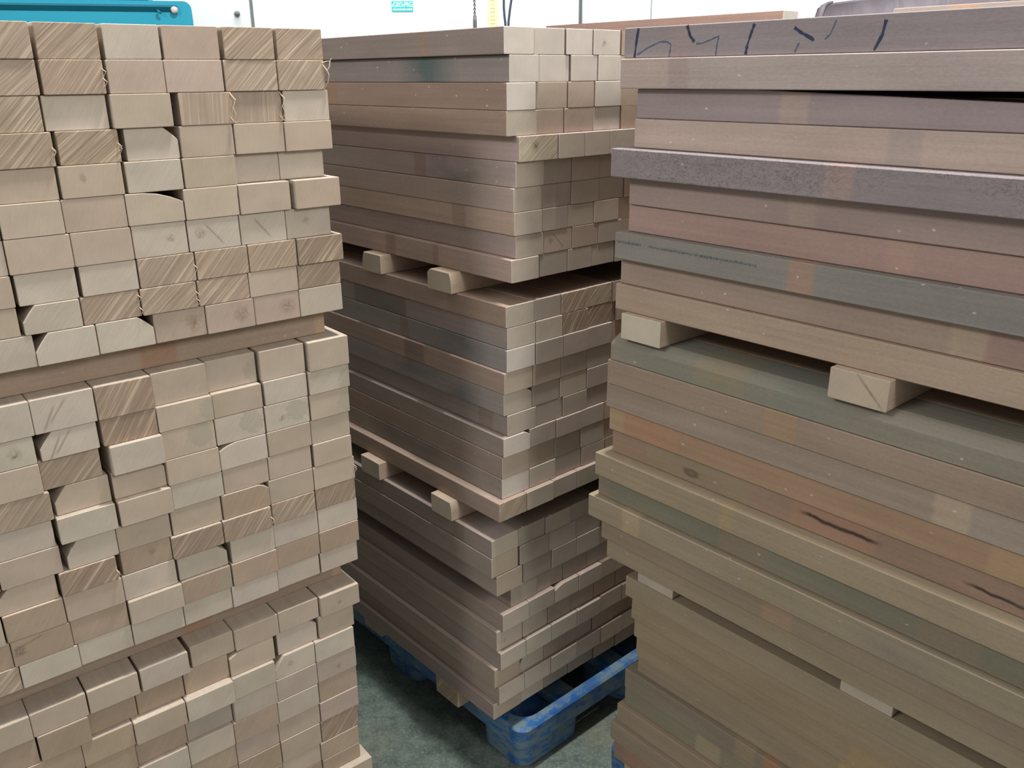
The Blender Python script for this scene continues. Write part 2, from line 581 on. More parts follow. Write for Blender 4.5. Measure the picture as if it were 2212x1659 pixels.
ORD = ['', 'first', 'second', 'third', 'fourth', 'fifth', 'sixth', 'seventh', 'eighth', 'ninth', 'tenth']


def layer_name(r):
    b = 0 if r < 10 else 1 if r < 21 else 2
    k = r - (0, 11, 22)[b] + 1
    return ('topmost layer' if k == 1 else 'lowest layer' if k == 10 else ORD[k] + ' layer down') + ', ' + ('top', 'middle', 'bottom')[b] + ' bundle'


ENDC = {  # end colour, grain direction (y, z) and coarseness
    'c': ((171, 154, 131), (-0.72, 0.69, 1.0), 'coarse-sawn tan'),
    'd': ((157, 138, 117), (-0.62, 0.78, 1.0), 'coarse-sawn brown'),
    'v': ((173, 156, 135), (0.05, 1.0, 0.75), 'rough-sawn tan'),
    'f': ((185, 170, 148), (-0.3, 0.95, 0.0), 'plain tan'),
    'p': ((192, 181, 162), (-0.6, 0.8, 0.12), 'pale'),
    'b': ((210, 201, 186), (0.1, 1.0, 0.05), 'very pale'),
    'g': ((177, 165, 149), (-0.4, 0.9, 0.08), 'greyish'),
    't': ((171, 152, 129), (-0.5, 0.85, 0.15), 'light brown'),
    'r': ((183, 166, 147), (-0.5, 0.85, 0.1), 'pinkish tan'),
}
# marks on ends: k knot, K dark knots, s dark streak, o grey stain, O grey corner stain, < > ^ wane


def end_props(tok, w, h, rng):
    base = ENDC[tok[0]]
    marks = tok[1:]
    j = rng.uniform(-5, 5)
    end = tuple(max(0, min(255, c + j + s + rng.uniform(-1, 1))) for c, s in zip(base[0], (1, -1, 2)))
    look = base[2]
    gr = base[1]
    ang = math.atan2(gr[1], gr[0]) + rng.uniform(-0.12, 0.12)
    grain = (math.cos(ang), math.sin(ang), gr[2])
    props, wane = {}, {}
    if 'k' in marks:
        props['knot'] = (rng.uniform(-0.22, 0.22) * w, rng.uniform(0.35, 0.65) * h, 0.008)
        look = {'pale': 'pale small-knotted'}.get(look, look + ' small-knotted')
    if 'K' in marks:
        props['knot'] = (-0.2 * w, 0.5 * h, 0.013)
        props['knot_core'] = (-0.2 * w, 0.42 * h, 0.005)
        look += ' dark-knotted'
    if 'V' in marks:
        props['knot'] = (rng.uniform(-0.28, -0.2) * w, 0.5 * h, 0.019)
        look += ' dark-speckled'
    if 's' in marks:
        props['streak_a'] = (0.0, 0.5 * h, rng.choice((0.80, 0.90)))
        props['knot'] = (0.27 * w, 0.55 * h, 0.012)
        look += ' streaked'
    if 'z' in marks:
        props['streak_a'] = (0.02 * w, 0.5 * h, 0.9)
        look += ' streaked'
    if 'S' in marks:
        props['streak_a'] = (0.1 * w, 0.55 * h, 2.2)
        props['streak_b'] = (0.25 * w, 0.4 * h, 2.05)
        look += ' streaked'
    if 'o' in marks:
        props['blot'] = (-0.22 * w, 0.58 * h, 0.024)
        look += ' grey-stained'
    if 'O' in marks:
        props['blot'] = (-0.5 * w, 0.4 * h, 0.026)
        look += ' grey-stained'
    if 'B' in marks:
        props['knot_core'] = (0.38 * w, 0.55 * h, 0.012)
        props['streak_a'] = (0.2 * w, 0.8 * h, 2.9)
        look += ' blue-knotted'
    if '<' in marks:
        wane['TL'] = (0.24 * w, 0.56 * h, 0.04)
        look += ' wane-cornered'
    if '>' in marks:
        wane['TR'] = (0.27 * w, 0.42 * h, 0.06)
        look += ' wane-cornered'
    if 'q' in marks:
        wane['TR'] = (0.22 * w, 0.24 * h, 0.15)
        look += ' wane-cornered'
    if 'Q' in marks:
        wane['TL'] = (0.36 * w, 0.22 * h, 0.15)
        look += ' wane-cornered'
    if '^' in marks:
        wane['TR'] = (0.94 * w, 0.36 * h, 0.20)
        look += ' round-topped'
    return end, grain, props, wane, look


# layers of the pile that shows its ends: top, bottom (mm above floor), joints along the face (mm, from the aisle edge)
L_ROWS = {
    0: (1766, 1716, [-460, -369, -281, -188, -95, -4]),
    1: (1716, 1667, [-460, -370, -281, -188, -94, -6]),
    2: (1667, 1617, [-463, -372, -277, -177, -88, -1]),
    3: (1616, 1567, [-456, -363, -272, -182, -91, -1]),
    4: (1567, 1518, [-460, -366, -274, -184, -101, -15]),
    5: (1519, 1469, [-548, -461, -369, -279, -186, -93, 2]),
    6: (1467, 1416, [-547, -457, -367, -280, -190, -104, -16]),
    7: (1415, 1367, [-547, -458, -367, -273, -181, -89, 3]),
    8: (1367, 1322, [-548, -460, -369, -276, -185, -92, -3]),
    9: (1322, 1271, [-534, -444, -354, -267, -180, -93, -5]),
    11: (1220, 1162, [-558, -464, -372, -277, -184, -91, -2]),
    12: (1162, 1115, [-562, -468, -373, -276, -183, -92, -4]),
    13: (1115, 1063, [-562, -469, -371, -278, -184, -93, -7]),
    14: (1062, 1013, [-555, -463, -371, -276, -185, -94, -9]),
    15: (1013, 966, [-560, -463, -369, -276, -187, -98, -10]),
    16: (964, 916, [-558, -469, -378, -285, -191, -98, -7]),
    17: (915, 871, [-572, -477, -383, -289, -193, -99, -8]),
    18: (870, 821, [-660, -568, -473, -381, -284, -192, -97, -7]),
    19: (820, 773, [-657, -566, -473, -377, -284, -191, -98, -9]),
    20: (772, 727, [-652, -561, -472, -380, -288, -195, -102, -15]),
    22: (672, 623, [-655, -565, -476, -384, -293, -202, -112, -20]),
    23: (626, 572, [-653, -569, -485, -398, -310, -216, -120, -34]),
    24: (572, 522, [-589, -500, -405, -311, -222, -132, -40]),
    25: (521, 469, [-589, -503, -409, -317, -224, -132, -39]),
    26: (469, 418, [-505, -413, -321, -227, -134, -40]),
    27: (416, 368, [-413, -322, -230, -135, -42]),
    28: (367, 313, [-322, -230, -137, -46]),
    29: (313, 266, [-231, -142, -49]),
    30: (266, 226, [-231, -142, -49]),
    31: (226, 176, [-215, -122, -30]),
}
L_TOK = {
    0: 'c c p r c c', 1: 'c c r r c c', 2: 'c p f v v p', 3: 'c c p> f f f', 4: 'f fk p f p p', 5: 'f f f f^ f f f',
    6: 'p f f pk ps pz pk', 7: 'f p p c c c d', 8: 'f p< c c c f c', 9: 'p p< p> rV rV rV p',
    11: 'pS pS d f fO f f', 12: 'pK pS< d fO f p pO', 13: 'f c p fo po pok fO', 14: 'c f< fq f pQ f f', 15: 'p p f p r r f',
    16: 'f p< f f tq f f', 17: 't f< d tk d d c d', 18: 't f p p> p p p', 19: 't tB t f tO t t t', 20: 'c p p p p p p p',
    22: 'f f f p f f f fk', 23: 't t t t t fQ pq f', 24: 't t f p p p<k p', 25: 't t t g g g gk', 26: 't t p p t p t', 27: 't t r r r',
    28: 't t f d', 29: 't t f t', 30: 't f t t', 31: 't t f f'}
# pushed out of the face (+) or back (-), mm, by layer, counted from the aisle edge
L_PUSH = {4: {1: -12, 2: -12}, 5: {1: 9, 2: 2}, 7: {1: 6, 2: 3, 3: 3}, 2: {3: 1, 2: -3, 5: -4}, 3: {4: -4}, 6: {1: -3}, 11: {2: -6, 3: -12, 4: -4, 1: 5},
          13: {5: 8, 6: -10}, 14: {5: -6, 6: -6}, 15: {6: 6, 5: 5}, 12: {1: 3}, 17: {3: 5, 4: 5, 6: 6}, 18: {4: -6}, 19: {3: 4, 4: 4, 5: 6}, 22: {1: 2, 2: -4, 3: -4, 4: -8},
          23: {4: -12, 5: -12, 6: -12, 1: -4, 2: -6, 3: -4}, 24: {3: 4, 4: 6, 5: 6}, 25: {4: -6, 5: -4}, 26: {5: 6}, 31: {1: 18, 2: 10, 3: 8}}
L_LEN = 1.12
GROUP_L = 'battens in the end-on pile'
GROUP_M = 'battens in the pile on the blue pallet'
GROUP_R = 'boards in the side-on pile'

splinters = []
rng = random.Random(11)


def settle(rows):
    """neighbouring layers of one bundle share their boundary"""
    out = {}
    for r, (a, b, j) in rows.items():
        a2 = (a + rows[r - 1][1]) / 2 if r - 1 in rows else a
        b2 = (b + rows[r + 1][0]) / 2 if r + 1 in rows else b
        out[r] = (a2 / 1000, b2 / 1000, [x / 1000 for x in j])
    return out


n_l = 0
# wider slots on the far side of a batten (counted from the aisle edge), mm
L_GAP = {(2, 3): 11, (3, 4): 8, (4, 5): 3, (5, 1): 7, (4, 4): 4, (13, 5): 12, (12, 5): 5, (12, 6): 6, (15, 6): 6, (16, 6): 8, (17, 5): 8, (17, 6): 4, (18, 3): 5, (18, 4): 4, (11, 1): 4, (11, 2): 4, (12, 2): 4, (14, 6): 5,
         (14, 5): 4, (15, 5): 4, (15, 1): 4, (22, 4): 6, (22, 5): 3, (23, 2): 7, (23, 1): 3, (7, 6): 4, (8, 6): 5, (0, 1): 4, (0, 2): 6, (0, 4): 5, (1, 4): 4, (0, 5): 4, (1, 5): 3, (0, 3): 3, (7, 5): 5, (3, 5): 4, (2, 4): 4}
for r, (zt, zb, js) in settle(L_ROWS).items():
    toks = L_TOK[r].split()
    js = list(js)
    while len(js) < len(toks) + 1:
        js.insert(0, js[0] - 0.092)
    for i, tok in enumerate(toks):
        k = len(toks) - i                      # counted in from the aisle edge
        g = 0.0011 if tok[0] in 'cdv' else 0.0006
        u0 = js[i] + g + L_GAP.get((r, k), rng.choice((0, 0, 0, 0.8, 1.6))) / 1000
        u1 = js[i + 1] - g * rng.uniform(0.4, 1.6)
        w, h = u1 - u0, zt - zb - 0.0006
        end, grain, props, wane, look = end_props(tok, w, h, rng)
        push = L_PUSH.get(r, {}).get(k, 0) / 1000 + rng.uniform(-0.0022, 0.0022)
        tj = rng.uniform(-7, 7)
        top = tuple(c + tj for c in (187, 170, 149))
        o = batten('batten', place(L_C, L_END, L_DEPTH, (u0 + u1) / 2, -push, zb + 0.0003), L_DEPTH, L_LEN, w, h, top, end, grain, wane, None, props)
        where = 'at the aisle edge' if k == 1 else ORD[k] + ' in from aisle edge'
        look = ' '.join(look.split()[:2])
        tag(o, f'{look} batten {where}, {layer_name(r)}, end-on pile'.capitalize(), 'batten', GROUP_L)
        splinters.append((r, k, o, w, h))
        n_l += 1

# the rest of that pile, on the side away from the aisle
bm = bmesh.new()
for r, (zt, zb, js) in settle(L_ROWS).items():
    u = js[0] - 0.092 * (len(L_TOK[r].split()) + 1 - len(js)) - 0.001
    while u > -1.02:
        d = rng.uniform(-0.003, 0.003)
        fs = bm_box(bm, d, L_LEN - 0.01 + d, -u + 0.0006, -u + 0.0914, zb + 0.0003, zt - 0.0003)
        fs[0].material_index = 1
        fs[1].material_index = 1
        u -= 0.092
rest = link_mesh('batten_stack', bm, [SIDE, END])
rest.location = (L_C[0], L_C[1], 0)
rest.rotation_euler = (0, 0, L_DEPTH)
for k, v in dict(side=lin((187, 172, 156)), end=lin((187, 174, 154)), grain=(-0.4, 0.9, 0.1), splice_a=(9.0, 9.1, 0.0), splice_b=(9.0, 9.1, 0.0), splice_c=(9.0, 9.1, 0.0), stain=(9.0, 9.1, 0.0),
                 crack_a=(9.0, 9.1, 9.0), crack_b=(9.0, 9.1, 9.0), side_knot=FAR, blot=FAR, knot=FAR, knot_core=FAR, streak_a=(9.0, 9.0, 0.0), streak_b=(9.0, 9.0, 0.0), flecks=0.3).items():
    rest[k] = v
tag(rest, 'remaining battens of the end-on pile, on its side away from the aisle', 'battens', GROUP_L, 'stuff')

# torn fibres hanging from the coarse ends
def fibre(parent, pts, r=0.0007):
    bm = bmesh.new()
    bm_tube(bm, pts, r, 5, r * 0.35)
    f = link_mesh('torn_fibre', bm, FIBRE_M, parent)
    f['label'] = 'curled torn wood fibre'
    return f


for r, k, o, w, h in splinters:
    y = -w / 2
    if (r, k) == (1, 1):
        fibre(o, [(0, y + .004, h * .9), (-.003, y - .004, h * .96), (-.004, y - .010, h * .97), (-.004, y - .014, h * 1.08)], 0.0011)
        fibre(o, [(-.004, y - .010, h * .97), (-.005, y - .008, h * .78), (-.004, y - .003, h * .62)], 0.0013)
        fibre(o, [(0, y + .003, h * .85), (-.004, y - .003, h * .66), (-.005, y - .006, h * .5), (-.003, y - .004, h * .25), (0, y, h * .1)], 0.0014)
    elif (r, k) in ((2, 3), (2, 2)):
        fibre(o, [(-.0005, y + .003, h * .95), (-.009, y - .002, h * .75), (-.008, y + .003, h * .5), (-.009, y - .001, h * .3), (-.002, y + .004, h * .08)], 0.0012)
        fibre(o, [(-.0005, y + .006, h * .2), (-.009, y + .001, h * .03), (-.010, y - .003, h * .1)], 0.001)
    elif (r, k) in ((3, 5), (3, 6), (1, 5), (8, 4), (8, 5), (7, 4), (17, 3), (17, 6), (16, 1)):
        for q in range(2):
            a = rng.uniform(.3, .9)
            fibre(o, [(-.0005, y + .002, h * a), (-.006, y - .0015, h * (a - .1)), (-.004, y + .002, h * (a - .25))], 0.0009)

# ------------------------------------------------------------------ the pile on the blue pallet
M_ROWS = {
    0: (1776, 1726, [15, 99, 185, 263, 347]),
    1: (1726, 1675, [28, 112, 198, 278, 363]),
    2: (1675, 1623, [19, 102, 191, 270, 353]),
    3: (1623, 1575, [18, 101, 181, 269, 355]),
    4: (1574, 1524, [72, 152, 230, 309, 400]),
    5: (1524, 1473, [41, 121, 204, 291, 372]),
    6: (1473, 1424, [36, 116, 204, 291, 374]),
    7: (1424, 1376, [37, 117, 194, 276, 358]),
    8: (1376, 1327, [42, 123, 209, 292, 372]),
    9: (1329, 1279, [27, 111, 196, 274, 349]),
    11: (1232, 1185, [11, 93, 177, 257, 346]),
    12: (1184, 1136, [14, 98, 180, 265, 359]),
    13: (1137, 1085, [11, 95, 181, 262, 345]),
    14: (1086, 1036, [4, 89, 176, 262, 345]),
    15: (1036, 987, [4, 89, 175, 264, 347]),
    16: (985, 935, [12, 100, 185, 268, 353]),
    17: (939, 891, [-4, 77, 161, 246, 327]),
    18: (891, 838, [-5, 77, 161, 247, 330]),
    19: (838, 784, [-6, 78, 163, 251, 334]),
    20: (792, 741, [-26, 59, 146, 227, 308]),
    22: (693, 647, [-38, 45, 131, 217, 312]),
    23: (647, 598, [-40, 47, 143, 236, 330]),
    24: (592, 542, [-27, 59, 153, 240, 327]),
    25: (542, 493, [20, 106, 198, 285, 373]),
    26: (487, 441, [-16, 69, 158, 243, 328]),
    27: (445, 388, [-28, 55, 140, 223, 308]),
    28: (388, 338, [-27, 57, 145, 237, 325]),
    29: (343, 290, [-38, 45, 128, 212, 304]),
    30: (285, 235, [-29, 55, 146, 240, 332]),
    31: (240, 192, [-41, 51, 132, 220, 314]),
}
M_TOK = {  # g ends: shadow across the end face partly put into their colour
    0: 'b b b bk', 1: 'b b b b', 2: 'b r r b', 3: 'p r r b', 4: 'cK p p p', 5: 'p g g g', 6: 'p g g g', 7: 'p g p p', 8: 'p rs r g', 9: 'p g g g',
    11: 'p g c c', 12: 'p p d d', 13: 'b g g g', 14: 'f r g g', 15: 'pq g p g', 16: 'p g g g', 17: 'bq g g g', 18: 'f r g g', 19: 'b p g g', 20: 'c p g g',
    22: 'p g p g', 23: 'f g g g', 24: 'f g g g', 25: 'g g g g', 26: 'p g pQ g', 27: 'pk p g g', 28: 'p p p g', 29: 'f p< g g', 30: 'p p p g', 31: 'f p g g'}
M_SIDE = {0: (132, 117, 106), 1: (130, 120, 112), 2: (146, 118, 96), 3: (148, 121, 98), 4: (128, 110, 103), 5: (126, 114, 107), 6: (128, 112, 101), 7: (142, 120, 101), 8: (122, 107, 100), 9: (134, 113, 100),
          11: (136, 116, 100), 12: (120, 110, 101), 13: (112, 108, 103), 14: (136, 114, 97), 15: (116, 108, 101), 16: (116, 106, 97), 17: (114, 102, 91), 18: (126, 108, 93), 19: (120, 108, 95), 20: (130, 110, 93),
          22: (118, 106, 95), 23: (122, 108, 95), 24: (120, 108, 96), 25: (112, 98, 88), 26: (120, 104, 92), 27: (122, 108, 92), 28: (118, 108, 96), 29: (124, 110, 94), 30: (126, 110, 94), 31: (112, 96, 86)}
M_SPLICE = {0: [(0.235, 0.275, (150, 126, 102))], 2: [(0.62, 0.70, (156, 122, 96))], 5: [(0.30, 0.345, (150, 122, 104))], 7: [(0.16, 0.205, (156, 130, 112))], 9: [(0.25, 0.27, (150, 126, 110)), (0.42, 0.46, (140, 116, 104))],
            11: [(0.0, 0.20, (150, 126, 106))], 12: [(0.37, 0.60, (104, 98, 92))], 13: [(0.36, 0.395, (138, 110, 96))], 14: [(0.29, 0.37, (120, 100, 92))], 16: [(0.05, 0.1, (130, 110, 98))], 22: [(0.10, 0.14, (138, 118, 104))]}
M_STAIN = {1: ((0.20, 0.33, 0.9), (84, 100, 96)), 5: ((0.08, 0.30, 0.7), (96, 98, 96)), 13: ((0.1, 0.35, 0.6), (88, 92, 94)), 15: ((0.1, 0.4, 0.6), (88, 92, 92)), 19: ((0.2, 0.5, 0.5), (96, 98, 90))}
M_LEN = 1.12
rng = random.Random(23)
MR = settle(M_ROWS)
MR[4][2][0] = 0.043                       # a wider batten at this corner
for r, (zt, zb, js) in MR.items():
    toks = M_TOK[r].split()
    row_push = {4: 0.012, 13: 0.004, 17: 0.004, 20: 0.012, 30: 0.008, 31: -0.004, 26: 0.010, 28: 0.012, 25: -0.004}.get(r, 0.0)
    for i, tok in enumerate(toks):
        u0, u1 = js[i] + 0.0006, js[i + 1] - 0.0008
        if (r, i) in ((0, 0), (1, 0), (2, 0), (9, 0), (23, 0), (24, 0)):
            u1 -= 0.004
        w, h = u1 - u0, zt - zb - 0.0006
        end, grain, props, wane, look = end_props(tok, w, h, rng)
        if r == 4 and i == 0:
            end = (192, 178, 156)
            props['knot'] = (0.01, 0.6 * h, 0.016)
            props['knot_core'] = (0.008, 0.6 * h, 0.006)
        wane = {'TL': wane['TL']} if 'TL' in wane else ({'TR': wane['TR']} if 'TR' in wane else {})
        side = tuple(c * (1.10 if r < 4 else 1.36 if r < 10 else 1.25) for c in soften(M_SIDE[r], (128, 112, 100), 0.4))  # side colour lifted below the top layers to make up for weak light
        if i == 0:
            for s, (a, b, c) in zip('abc', M_SPLICE.get(r, [])):
                props['splice_' + s] = (a, b, 0.5)
                props['splice_colour_' + s] = lin(c)
            if r in M_STAIN:
                props['stain'] = M_STAIN[r][0]
                props['stain_colour'] = lin(M_STAIN[r][1])
            props['flecks'] = 0.7 if r < 8 else 0.4
        push = row_push + rng.uniform(-0.002, 0.002) + (-0.004 if i == 1 and r < 4 else 0)
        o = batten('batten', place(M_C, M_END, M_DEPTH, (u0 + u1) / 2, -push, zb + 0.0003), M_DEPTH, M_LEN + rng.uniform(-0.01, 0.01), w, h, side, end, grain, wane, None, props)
        look = ' '.join(look.split()[:2])
        where = 'at near corner' if i == 0 else ORD[i + 1] + ' from near corner'
        tag(o, f'{look} batten {where}, {layer_name(r)}, pile on blue pallet'.capitalize(), 'batten', GROUP_M)

# the rest of that pile, in the shade behind the side-on pile
bm = bmesh.new()
for r, (zt, zb, js) in MR.items():
    u = js[4]
    while u < 0.98:
        d = rng.uniform(-0.003, 0.003) - {4: 0.012, 20: 0.012, 30: 0.008, 26: 0.010, 28: 0.012}.get(r, 0.0)
        fs = bm_box(bm, d, M_LEN - 0.02 + d, -(u + 0.0842), -(u + 0.0006), zb + 0.0003, zt - 0.0003)
        fs[0].material_index = 1
        fs[1].material_index = 1
        u += 0.0856
rest = link_mesh('batten_stack', bm, [SIDE, END])
rest.location = (M_C[0], M_C[1], 0)
rest.rotation_euler = (0, 0, M_DEPTH)
for k, v in dict(side=lin((124, 108, 96)), end=lin((182, 162, 142)), grain=(-0.4, 0.9, 0.1), splice_a=(9.0, 9.1, 0.0), splice_b=(9.0, 9.1, 0.0), splice_c=(9.0, 9.1, 0.0), stain=(9.0, 9.1, 0.0),
                 crack_a=(9.0, 9.1, 9.0), crack_b=(9.0, 9.1, 9.0), side_knot=FAR, blot=FAR, knot=FAR, knot_core=FAR, streak_a=(9.0, 9.0, 0.0), streak_b=(9.0, 9.0, 0.0), flecks=0.3).items():
    rest[k] = v
tag(rest, 'remaining shaded battens of the pile on blue pallet, partly hidden by the side-on pile', 'battens', GROUP_M, 'stuff')

# ------------------------------------------------------------------ the side-on pile
R_TOP, R_STEP = 1.763, 0.0493
R_END = {0: 7, 1: 8, 2: -18, 3: -19, 4: 3, 5: -19, 6: -15, 7: -1, 8: -1, 9: 2, 11: 1, 12: 6, 13: 9, 14: 5, 15: 1, 16: 21, 17: 23, 18: 36, 19: 13, 20: 8,
         22: -18, 23: -35, 24: -39, 25: -43, 26: -43, 27: -17, 28: -16, 29: -5, 30: 4, 31: -6}
R_OUT = {0: 5, 1: 12, 2: -5, 3: 0, 4: 35, 5: 8, 6: 2, 7: 22, 8: 3, 9: 12, 11: 22, 12: 24, 13: 21, 14: 15, 15: 8, 16: 36, 17: 22, 18: 37, 19: 20, 20: 7,
         22: -28, 23: -31, 24: -38, 25: -43, 26: -52, 27: -40, 28: -44, 29: -32, 30: -21, 31: -24}
GG, RED, BEIGE, TAN = (116, 118, 104), (170, 126, 102), (176, 156, 134), (168, 146, 116)
R_BOARD = {
    0: ((138, 128, 124), [(0.098, 0.144, (152, 134, 128))], 'grey board with dark marker strokes'),
    1: ((176, 160, 148), [(0.106, 0.147, (160, 140, 134)), (0.0, 0.104, (178, 158, 146))], 'pinkish beige board'),
    2: ((152, 136, 130), [(0.284, 0.332, (176, 156, 140))], 'mauve board with a beige splice'),
    3: ((184, 162, 142), [(0.460, 0.507, (160, 148, 142))], 'beige board with a greyer splice'),
    4: ((132, 122, 118), [(0.412, 0.457, (164, 138, 130))], 'rough mottled grey board'),
    5: ((154, 132, 118), [(0.322, 0.368, (170, 150, 134))], 'mauve-brown board with a lighter splice'),
    6: ((164, 132, 114), [(0.484, 0.525, (172, 144, 128))], 'reddish brown board'),
    7: ((124, 120, 106), [(0.359, 0.402, (166, 130, 108))], 'grey green board with an orange splice'),
    8: ((160, 136, 114), [(0.604, 0.653, BEIGE), (0.653, 1.3, (158, 128, 118))], 'brown board with a beige splice'),
    9: ((172, 148, 118), [], 'plain tan board'),
    11: ((140, 132, 112), [(0.195, 0.235, (146, 134, 106)), (0.235, 0.30, (150, 132, 100))], 'olive grey board with a worn edge'),
    12: ((160, 136, 112), [(0.35, 0.41, (164, 134, 104))], 'brown dusty board'),
    13: ((160, 140, 118), [(0.638, 0.690, BEIGE), (0.690, 1.3, (152, 138, 128))], 'greyish tan board with a beige splice'),
    14: ((170, 134, 100), [(-0.05, 0.040, TAN), (0.040, 0.170, (172, 130, 104)), (0.716, 1.3, (170, 142, 110))], 'orange-brown board with a tan end'),
    15: ((158, 126, 100), [(0.09, 0.32, (142, 130, 108)), (0.40, 0.55, (164, 128, 104))], 'knotty orange-brown board with dark cracks'),
    16: ((172, 152, 118), [(0.301, 0.329, (164, 142, 106))], 'tan board with a pale top edge'),
    17: ((144, 128, 102), [(0.03, 0.30, (116, 118, 100)), (0.40, 0.66, (119, 119, 101)), (0.75, 1.1, (118, 118, 101))], 'green-stained brown board'),
    18: ((166, 148, 116), [(0.092, 0.137, (172, 150, 118)), (0.388, 0.405, (148, 132, 108))], 'long tan board'),
    19: ((160, 138, 110), [(0.387, 0.445, (164, 134, 108))], 'tan brown board'),
    20: ((168, 148, 114), [], 'long tan board'),
    22: ((166, 146, 112), [], 'long tan board'),
    23: ((168, 144, 108), [], 'long tan board'),
    24: ((166, 142, 106), [(0.5, 0.62, (160, 134, 98))], 'long tan board'),
    25: ((164, 142, 106), [(0.48, 0.56, (172, 146, 96))], 'long tan board'),
    26: ((160, 140, 108), [(0.40, 0.58, (158, 128, 98))], 'long tan board'),
    27: ((140, 126, 100), [(0.294, 0.340, (150, 132, 102)), (0.357, 0.391, (160, 114, 84))], 'greyish brown board with a reddish splice'),
    28: ((142, 132, 104), [(0.20, 0.26, (160, 146, 114))], 'olive brown board'),
    29: ((160, 138, 108), [], 'tan brown board'),
    30: ((156, 136, 108), [], 'tan brown board'),
    31: ((150, 120, 100), [(0.03, 0.2, (156, 122, 100))], 'reddish brown board'),
}
R_LEN, R_W = 1.12, 0.091
rng = random.Random(5)
r_top = None
for r, (side, spl, look) in R_BOARD.items():
    zt = R_TOP - R_STEP * r
    zb = zt - R_STEP
    side = soften(side, (154, 136, 118), 0.25)
    if r < 10:
        side = (side[0] + 3, side[1] + 2, side[2] + 5)
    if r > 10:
        side = tuple(c * (0.95 if r < 16 else 0.91) for c in side)  # lower boards darkened in colour, for light falling off downwards
    props = {'flecks': 0.85 if r < 10 else 0.6 if r < 21 else 0.25}
    for s, (a, b, c) in zip('abc', spl):
        props['splice_' + s] = (a, b, 0.6)
        props['splice_colour_' + s] = lin(c)
    wane, taper = {}, None
    if r == 2:
        taper = (0.24, 0.030)
    if r == 11:
        wane = {'TR': (0.026, 0.016, 0.1)}
        props['stain'] = (0.06, 0.5, 0.6)
        props['stain_colour'] = lin((116, 120, 110))
    if r == 4:
        props['mottle'] = 1.0
    if r == 15:
        props['crack_a'], props['crack_slope_a'] = (0.425, 0.552, 0.030), -0.045
        props['crack_b'], props['crack_slope_b'] = (0.690, 0.86, 0.020), -0.05
        props['side_knot'] = (0.195, 0.020, 0.009)
    if r == 18:
        props['stain'] = (0.60, 0.76, 0.5)
        props['stain_colour'] = lin((110, 108, 100))
    push = R_OUT[r] / 1000
    end = (196, 178, 152)
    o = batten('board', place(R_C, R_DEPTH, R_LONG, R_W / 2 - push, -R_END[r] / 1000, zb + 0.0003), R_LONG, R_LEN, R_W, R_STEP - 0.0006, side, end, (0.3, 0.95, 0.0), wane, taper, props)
    tag(o, f'{look}, {layer_name(r)} of the side-on pile'.capitalize(), 'board', GROUP_R)
    if r == 0:
        r_top = o
    if r == 7:
        r_print = o

# marker strokes on the top board: thin lines drawn on its face
STROKES = [[(24, 71), (21, 55), (17, 25)], [(23, 29), (47, 40), (71, 48), (86, 48), (95, 43), (92, 24)], [(126, 71), (133, 55), (142, 46)],
           [(146, 43), (156, 43), (170, 47), (189, 53), (186, 40), (185, 24)], [(252, 68), (247, 54), (242, 38), (240, 25)],
           [(320, 60), (331, 53), (350, 44), (353, 41)], [(330, 39), (324, 26)], [(385, 67), (378, 49), (370, 42)], [(457, 64), (454, 45), (445, 26)]]
FAINT = {1, 3, 6, 7}
for i, s in enumerate(STROKES):
    bm = bmesh.new()
    wd = 0.0016 if i in FAINT else 0.0026
    pts = []
    for a, b in zip(s, s[1:]):
        for t in (0, .25, .5, .75):
            pts.append(Vector((a[0] + (b[0] - a[0]) * t, a[1] + (b[1] - a[1]) * t)))
    pts.append(Vector(s[-1]))
    rows = []
    yf = -R_W / 2 - 0.0001
    for k, p in enumerate(pts):
        t = (pts[min(k + 1, len(pts) - 1)] - pts[max(k - 1, 0)]).normalized()
        nrm = Vector((-t.y, t.x)) * wd * 1000 * rng.uniform(0.55, 1.15)
        rows.append([bm.verts.new(((q.x) / 1000 + R_END[0] / 1000, y, (q.y) / 1000 + 1.69 - (R_TOP - R_STEP))) for q, y in ((p + nrm, yf), (p - nrm, yf), (p - nrm, yf + 0.0004), (p + nrm, yf + 0.0004))])
    for a, b in zip(rows, rows[1:]):
        for k in range(4):
            bm.faces.new((a[k], a[(k + 1) % 4], b[(k + 1) % 4], b[k]))
    bm.faces.new(rows[0])
    bm.faces.new(rows[-1])
    st = link_mesh('marker_stroke', bm, FAINT_INK_M if i in FAINT else INK_M, r_top)
    st['label'] = 'faint marker stroke' if i in FAINT else 'blue-black marker stroke'

# faint printed line on the grey green board
bm = bmesh.new()
x = 0.004
while x < 0.30:
    if not (0.062 < x < 0.078):
        zc = 0.0315 + rng.uniform(-0.0006, 0.0006)
        hh = rng.uniform(0.0012, 0.0024)
        bm_box(bm, x, x + rng.uniform(0.0010, 0.0022), -R_W / 2 - 0.00015, -R_W / 2 + 0.0002, zc - hh, zc + hh)
    x += rng.uniform(0.0026, 0.0040)
pr = link_mesh('printed_line', bm, STAMP_M, r_print)
pr['label'] = 'faded line of dark print'

